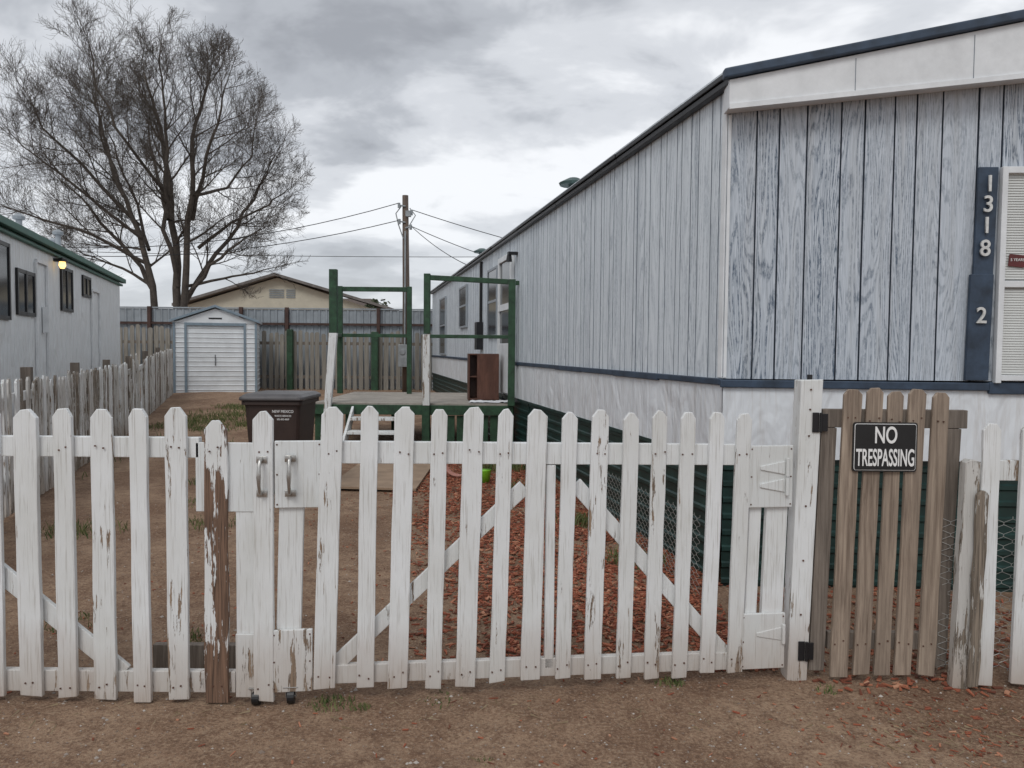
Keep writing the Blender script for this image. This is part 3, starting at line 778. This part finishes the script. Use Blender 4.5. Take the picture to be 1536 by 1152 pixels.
# ---------------------------------------------------------------- deck
random.seed(5)
dk=empty('wooden_deck',(-1.4,12,0))
mb=MB(); y=11.0
while y<13.75:
    mb.hexa([(-2.85,y,.685),(wallX(y)-.03,y,.685),(wallX(y+.135)-.03,y+.135,.685),(-2.85,y+.135,.685)]+[(a,b2,.72+U(0,.004)) for a,b2 in ((-2.85,y),(wallX(y)-.03,y),(wallX(y+.135)-.03,y+.135),(-2.85,y+.135))]); y+=.142
mb.obj('deck_boards',M_deck,dk)
mb=MB()
mb.box(-2.85,0.02,10.94,10.985,.56,.70); mb.box(-2.9,-2.855,10.95,13.8,.56,.70)
for x in (-2.83,-2.05,-1.27,-.6,-.06): mb.box(x,x+.09,10.99,11.08,-.05,.68); mb.box(x,x+.09,13.0,13.09,-.05,.68)
for x in [-.95+.16*k for k in range(6)]: mb.box(x,x+.13,10.99,11.01,.02,.55)
mb.box(-1.28,-1.17,10.88,10.935,.0,.72)
Y=10.99
mb.box(-1.26,-1.17,10.88,10.97,1.72,2.57); mb.box(-.06,.04,10.88,10.97,.70,2.50); mb.hexa([(-1.169,10.89,2.48),(-.061,10.89,2.43),(-.061,10.96,2.43),(-1.169,10.96,2.48),(-1.169,10.89,2.55),(-.061,10.89,2.50),(-.061,10.96,2.50),(-1.169,10.96,2.55)])
mb.box(.041,.16,10.9,10.95,2.42,2.48)
mb.box(-2.60,-2.49,10.88,10.97,1.72,2.62)
mb.box(-3.04,-2.95,13.3,13.38,.72,2.58); mb.box(-1.83,-1.75,13.3,13.38,.5,2.58); mb.box(-2.949,-1.831,13.31,13.37,2.49,2.57)
mb.box(-2.949,-1.831,13.32,13.36,1.70,1.76); mb.box(-1.169,-.061,10.90,10.95,1.66,1.71)
mb.hexa([(-2.6,10.98,1.66),(-2.52,10.98,1.66),(-2.95,13.29,1.7),(-3.03,13.29,1.7),(-2.6,10.98,1.72),(-2.52,10.98,1.72),(-2.95,13.29,1.76),(-3.03,13.29,1.76)])
mb.obj('green_frame',M_green,dk,.005)
mb=MB()
mb.hexa([(-2.70,10.88,.3),(-2.61,10.88,.3),(-2.61,10.97,.3),(-2.70,10.97,.3),(-2.60,10.88,1.72),(-2.49,10.88,1.72),(-2.49,10.97,1.72),(-2.60,10.97,1.72)])
mb.box(-1.27,-1.17,10.87,10.97,.70,1.71)
for k in range(3): mb.box(-2.25,-1.5,10.62-.22*k,10.86-.22*k,.5-.17*k,.54-.17*k)
mb.hexa([(-2.29,10.2,.0),(-2.255,10.2,.0),(-2.255,10.93,.5),(-2.29,10.93,.5),(-2.29,10.1,.15),(-2.255,10.1,.15),(-2.255,10.93,.68),(-2.29,10.93,.68)])
mb.hexa([(-1.49,10.2,.0),(-1.455,10.2,.0),(-1.455,10.93,.5),(-1.49,10.93,.5),(-1.49,10.1,.15),(-1.455,10.1,.15),(-1.455,10.93,.68),(-1.49,10.93,.68)])
mb.obj('white_posts_and_steps',M_white2,dk,.005)
cb=empty('wooden_cabinet',(-.45,11.7,.72))
mb=MB(); PC=F(-.66,11.6,1,.12)
mb.fbox(PC,0,.02,0,.32,.73,1.44); mb.fbox(PC,.13,.46,-.005,.015,.74,1.43); mb.fbox(PC,.44,.46,.016,.32,.73,1.44); mb.fbox(PC,.02,.44,.02,.32,1.42,1.44); mb.fbox(PC,.02,.44,.02,.32,.735,.76); mb.fbox(PC,.02,.13,.02,.3,1.08,1.10); mb.fbox(PC,.02,.44,.30,.318,.76,1.42)
mb.obj('cabinet_body',M_cab,cb,.003)
mb=MB(); nxx=16; V=[]
for j in range(9):
    for i in range(nxx): V.append((-.62+i*.04+.02*mn.noise((j*.6,i*.2,9)),11.08+j*.05,.735+.03*abs(mn.noise((i*.45,j*.45,1)))))
mb.v=V; mb.f=[(j*nxx+i,j*nxx+i+1,(j+1)*nxx+i+1,(j+1)*nxx+i) for j in range(8) for i in range(nxx-1)]; mb.m=[0]*len(mb.f)
mb.obj('white_sheet',M_cloth,None,0,True,recalc=False)

# ---------------------------------------------------------------- trash bin
tb=empty('trash_bin',(-2.42,8.0,0))
mb=MB()
cx,cy=-2.42,8.05
def ring(w,d,z,r=.05):
    o=[]
    w*=.93
    for sx,sy,a0 in ((1,1,0),(-1,1,90),(-1,-1,180),(1,-1,270)):
        for k in range(4):
            a=math.radians(a0+k*30); o.append((cx+sx*(w/2-r)+r*math.cos(a),cy+sy*(d/2-r)+r*math.sin(a),z))
    return o
def loft(rs,mi=0):
    n=len(rs[0]); vs=[p for r in rs for p in r]; fs=[(i*n+j,i*n+(j+1)%n,(i+1)*n+(j+1)%n,(i+1)*n+j) for i in range(len(rs)-1) for j in range(n)]
    fs+=[tuple(range(n)),tuple((len(rs)-1)*n+j for j in range(n))]; mb.add(vs,fs,mi)
loft([ring(.48,.55,.03),ring(.50,.58,.1),ring(.60,.70,.91),ring(.60,.70,.92),ring(.66,.76,.925),ring(.66,.76,.965)])
mb.obj('body',M_bin,tb,.004)
mb=MB(); loft([ring(.69,.80,.97),ring(.70,.81,.985),ring(.69,.80,1.005),ring(.60,.7,1.035),ring(.3,.35,1.045)]); mb.tube([(cx-.26,cy+.42,.95),(cx+.26,cy+.42,.95)],.02,8)
mb.obj('lid',M_lid,tb,.004)
mb=MB()
for s in (-.25,.25): mb.tube([(cx+s-.03,cy+.3,.12),(cx+s+.03,cy+.3,.12)],.12,16)
mb.obj('wheels',M_black,tb)
text('bin_label','NEW MEXICO',.040,(cx+.115,cy-.356,.86),(math.radians(84),0,0),M_signw,tb,.001,.85)
text('bin_label_2','WASTE SERVICES',.026,(cx+.115,cy-.352,.815),(math.radians(84),0,0),M_signw,tb,.001,.85)
text('bin_label_3','505-892-4009',.026,(cx+.115,cy-.348,.78),(math.radians(84),0,0),M_signw,tb,.001,.85)

# ---------------------------------------------------------------- small yard things
mb=MB(); mb.hexa([(-1.95,8.1,.012),(-1.0,8.0,.012),(-1.0,9.9,.012),(-1.95,9.9,.012),(-1.95,8.1,.035),(-1.0,8.0,.035),(-1.0,9.9,.035),(-1.95,9.9,.035)]); mb.obj('plywood_sheet',M_ply)
mb=MB(); mb.tube([(-.30,8.6,.01),(-.30,8.6,.14),(-.30,8.6,.15),(-.30,8.6,.14),(-.30,8.6,.03)],[.055,.075,.08,.068,.05],16); mb.obj('green_flower_pot',M_lime,None,0,True)
mb=MB()
for k in range(3): mb.tube([(-.62+.17*math.cos(a/20*6.283)+k*.01,8.9+.05*math.sin(a/20*6.28)+k*.03,.2+.17*math.sin(a/20*6.283)) for a in range(21)],.014,8)
mb.obj('garden_hose',M_pink,None,0,True)

M_chip,nt,b=nm('red_wood_chips',rough=.9)
cr=N(nt,'ShaderNodeValToRGB'); nt.links.new(island(nt),cr.inputs[0])
cr.color_ramp.elements[0].color=(.12,.04,.022,1); cr.color_ramp.elements[1].color=(.44,.23,.14,1)
e=cr.color_ramp.elements.new(.45); e.color=(.27,.075,.038,1)
e=cr.color_ramp.elements.new(.8); e.color=(.34,.115,.06,1)
nt.links.new(cr.outputs[0],b.inputs['Base Color'])
def chip(mb,x,y,z,l,w,h):
    a=U(0,6.28); u=Vector((math.cos(a),math.sin(a),U(-.25,.25)))*l/2; v=Vector((-math.sin(a),math.cos(a),U(-.3,.3)))*w/2; n=Vector((0,0,h)); p=Vector((x,y,z))
    t=U(.3,1)
    mb.hexa([p-u-v,p+u-v*t,p+u+v*t,p-u+v,p-u-v+n,p+u-v*t+n,p+u+v*t+n,p-u+v+n])
mb=MB(); n=0
while n<17000:
    y=3.55+(11-3.55)*(R()**1.1); w=wallX(y); edge=1.65+.25*mn.noise((0,y*1.3,3)); 
    if y<4.87: w=1.2; edge=1.45
    d=U(-.05,edge+.35)
    if d>edge-.35 and R()<(d-edge+.35)/.7: continue
    if mn.noise((d*1.9,y*1.5,8))>.14 and R()<.65: continue
    x=w-d; chip(mb,x,y,gz(x,y)+U(0,.012),U(.015,.052),U(.007,.018),U(.003,.008)); n+=1
for k in range(800):
    y=U(3.3,4.9); x=U(1.4,3.0); chip(mb,x,y,gz(x,y)+U(0,.01),U(.02,.055),U(.008,.02),.006)
mb.obj('red_mulch',M_chip)
mb=MB()
for k in range(480):
    x=random.gauss(1.2,1.1) if R()<.7 else U(-2.6,2.6); y=U(2.0,3.45)
    if R()<.4: x=random.gauss(1.75,.25); y=random.gauss(3.0,.18)
    chip(mb,x,y,gz(x,y)+.002,U(.006,.03)*(1.6 if R()<.12 else 1),U(.003,.010),U(.002,.005))
for k in range(700):
    x=U(-2.5,1); y=U(3.5,9); chip(mb,x,y,gz(x,y)+.001,U(.008,.03),U(.004,.012),.004)
mb.obj('scattered_bark',M_chip)
M_peb,nt,b=nm('pebbles',rough=.9); nt.links.new(mix(nt,island(nt),(.16,.11,.08),(.46,.42,.38)),b.inputs['Base Color'])
mb=MB()
oct_f=[(0,2,4),(2,1,4),(1,3,4),(3,0,4),(2,0,5),(1,2,5),(3,1,5),(0,3,5)]
for k in range(4600):
    y=1.9+R()**1.3*5.5; x=U(-1,1)*.72*y; r=U(.002,.006)*(2.0 if R()<.06 else 1); z=gz(x,y)+r*.15
    mb.add([(x+r*U(.8,1.4),y,z),(x-r*U(.8,1.4),y,z),(x,y+r*U(.7,1.2),z),(x,y-r*U(.7,1.2),z),(x,y,z+r*.8),(x,y,z-r)],oct_f)
mb.obj('gravel',M_peb,recalc=False)
M_grass,nt,b=nm('grass_blades',rough=.8); nt.links.new(mix(nt,island(nt),(.045,.085,.018),(.19,.19,.075)),b.inputs['Base Color'])
M_dry,nt,b=nm('dry_straw',rough=.9); nt.links.new(mix(nt,island(nt),(.22,.16,.09),(.42,.34,.22)),b.inputs['Base Color'])
mb=MB()
def tuft(x,y,r,n,h,mi=0):
    for k in range(n):
        a=U(0,6.28); q=r*R()**.6; px=x+q*math.cos(a); py=y+q*math.sin(a)*.8; z=gz(px,py)-.003; hh=h*U(.4,1.1); dx,dy=U(-.6,.6)*hh,U(-.6,.6)*hh; w=U(.0015,.003)*(1+y*.12)
        b2=U(0,6.28); wx,wy=w*math.cos(b2),w*math.sin(b2)
        mb.add([(px-wx,py-wy,z),(px+wx,py+wy,z),(px+dx*.45+wx*.7,py+dy*.45+wy*.7,z+hh*.65),(px+dx,py+dy,z+hh),(px+dx*.45-wx*.7,py+dy*.45-wy*.7,z+hh*.65)],[(0,1,2,3,4)],mi)
for x,y,r,n,h in ((-.75,3.17,.10,100,.035),(-.62,3.12,.05,40,.03),(-.3,3.2,.12,40,.02),(.72,3.38,.07,70,.035),(1.42,3.35,.06,30,.03),(-1.62,3.9,.14,120,.04),(-2.4,4.1,.2,90,.04),(-.1,2.75,.05,25,.015),
                  (-2.6,6.5,.3,200,.06),(-3.5,6.2,.35,260,.07),(-3.2,8.5,.4,260,.08),(-3.0,7.4,.3,160,.05),(.9,5.4,.25,200,.09),(.6,6.6,.2,200,.12),(.2,8.0,.25,260,.15),(-.1,9.6,.3,300,.18),(-.5,10.4,.35,300,.2)):
    tuft(x,y,r,n,h)
for k in range(150):
    x=U(-6.6,-3.6);y=U(11,17.5); 
    if mn.noise((x*.6,y*.35,6))>-.15: tuft(x,y,.4,50,.08)
for k in range(16): tuft(U(-6.0,-4.2),U(8,13)*1.0,.25,14,.08)
for k in range(420):
    a=random.choice(((1.9,3.0,.3),(1.7,2.9,.25),(-1.2,3.0,1.2),(.8,3.1,.8)))
    x=random.gauss(a[0],a[2]); y=random.gauss(a[1],.12); an=U(0,3.14); l=U(.01,.06); z=gz(x,y)+.004; w=.0012
    mb.add([(x,y,z),(x+l*math.cos(an),y+l*math.sin(an),z+U(0,.012)),(x+l*math.cos(an)+w,y+l*math.sin(an)+w,z+.002),(x+w*1.5,y+w*1.5,z)],[(0,1,2,3)],1)
mb.obj('grass',[M_grass,M_dry],recalc=False)

# ---------------------------------------------------------------- world
w=bpy.data.worlds.new('World'); scene.world=w; w.use_nodes=True; nt=w.node_tree
bg=nt.nodes['Background']
sky=N(nt,'ShaderNodeTexSky',sky_type='NISHITA'); sky.sun_disc=False; sky.sun_elevation=math.radians(48); sky.sun_rotation=math.radians(200)
tc=N(nt,'ShaderNodeTexCoord'); sp=N(nt,'ShaderNodeSeparateXYZ'); nt.links.new(tc.outputs['Generated'],sp.inputs[0])
zc=math_(nt,'ADD',math_(nt,'MAXIMUM',sp.outputs[2],0),.26)
cb_=N(nt,'ShaderNodeCombineXYZ'); nt.links.new(math_(nt,'DIVIDE',sp.outputs[0],zc),cb_.inputs[0]); nt.links.new(math_(nt,'DIVIDE',sp.outputs[1],zc),cb_.inputs[1])
mp=N(nt,'ShaderNodeMapping'); nt.links.new(cb_.outputs[0],mp.inputs[0]); mp.inputs['Location'].default_value=(4.2,2.3,0); mp.inputs['Scale'].default_value=(.9,1.1,1)
n1=noise(nt,mp.outputs[0],1.2,5,.52,.25)
n2=noise(nt,mp.outputs[0],3.4,5,.6,.3)
v=math_(nt,'ADD',n1,math_(nt,'MULTIPLY',math_(nt,'SUBTRACT',n2,.5),.42))
cr=N(nt,'ShaderNodeValToRGB'); nt.links.new(v,cr.inputs[0]); el=cr.color_ramp.elements
cr.color_ramp.interpolation='EASE'
el[0].position=.31; el[0].color=(.35,.365,.395,1); el[1].position=.61; el[1].color=(.90,.915,.94,1)
e=el.new(.41); e.color=(.47,.49,.525,1); e=el.new(.50); e.color=(.66,.68,.715,1)
hz=mr(nt,sp.outputs[2],0,.20,.6,0)
c=mix(nt,hz,cr.outputs[0],(.72,.75,.79))
sk=mix(nt,1.0,sky.outputs[0],(.1,.1,.1),'MULTIPLY')
c=mix(nt,.93,sk,c)
nt.links.new(c,bg.inputs[0]); bg.inputs[1].default_value=1.1

sd=bpy.data.lights.new('sun','SUN'); sd.energy=1.15; sd.angle=math.radians(22); sd.color=(1,.985,.955)
so=bpy.data.objects.new('sun',sd); scene.collection.objects.link(so)
az=math.radians(200); elv=math.radians(48)
dirv=Vector((math.sin(az)*math.cos(elv),math.cos(az)*math.cos(elv),math.sin(elv)))
so.rotation_euler=dirv.to_track_quat('Z','Y').to_euler()

cam=bpy.data.cameras.new('camera'); co=bpy.data.objects.new('camera',cam); scene.collection.objects.link(co)
cam.lens=26.95; cam.sensor_width=36; cam.clip_end=1500; cam.clip_start=.05
co.location=(0,0,1.5)
co.rotation_euler=(Matrix.Rotation(math.radians(90-2.54),3,'X')@Matrix.Rotation(math.radians(.5),3,'Z')).to_euler()
scene.camera=co
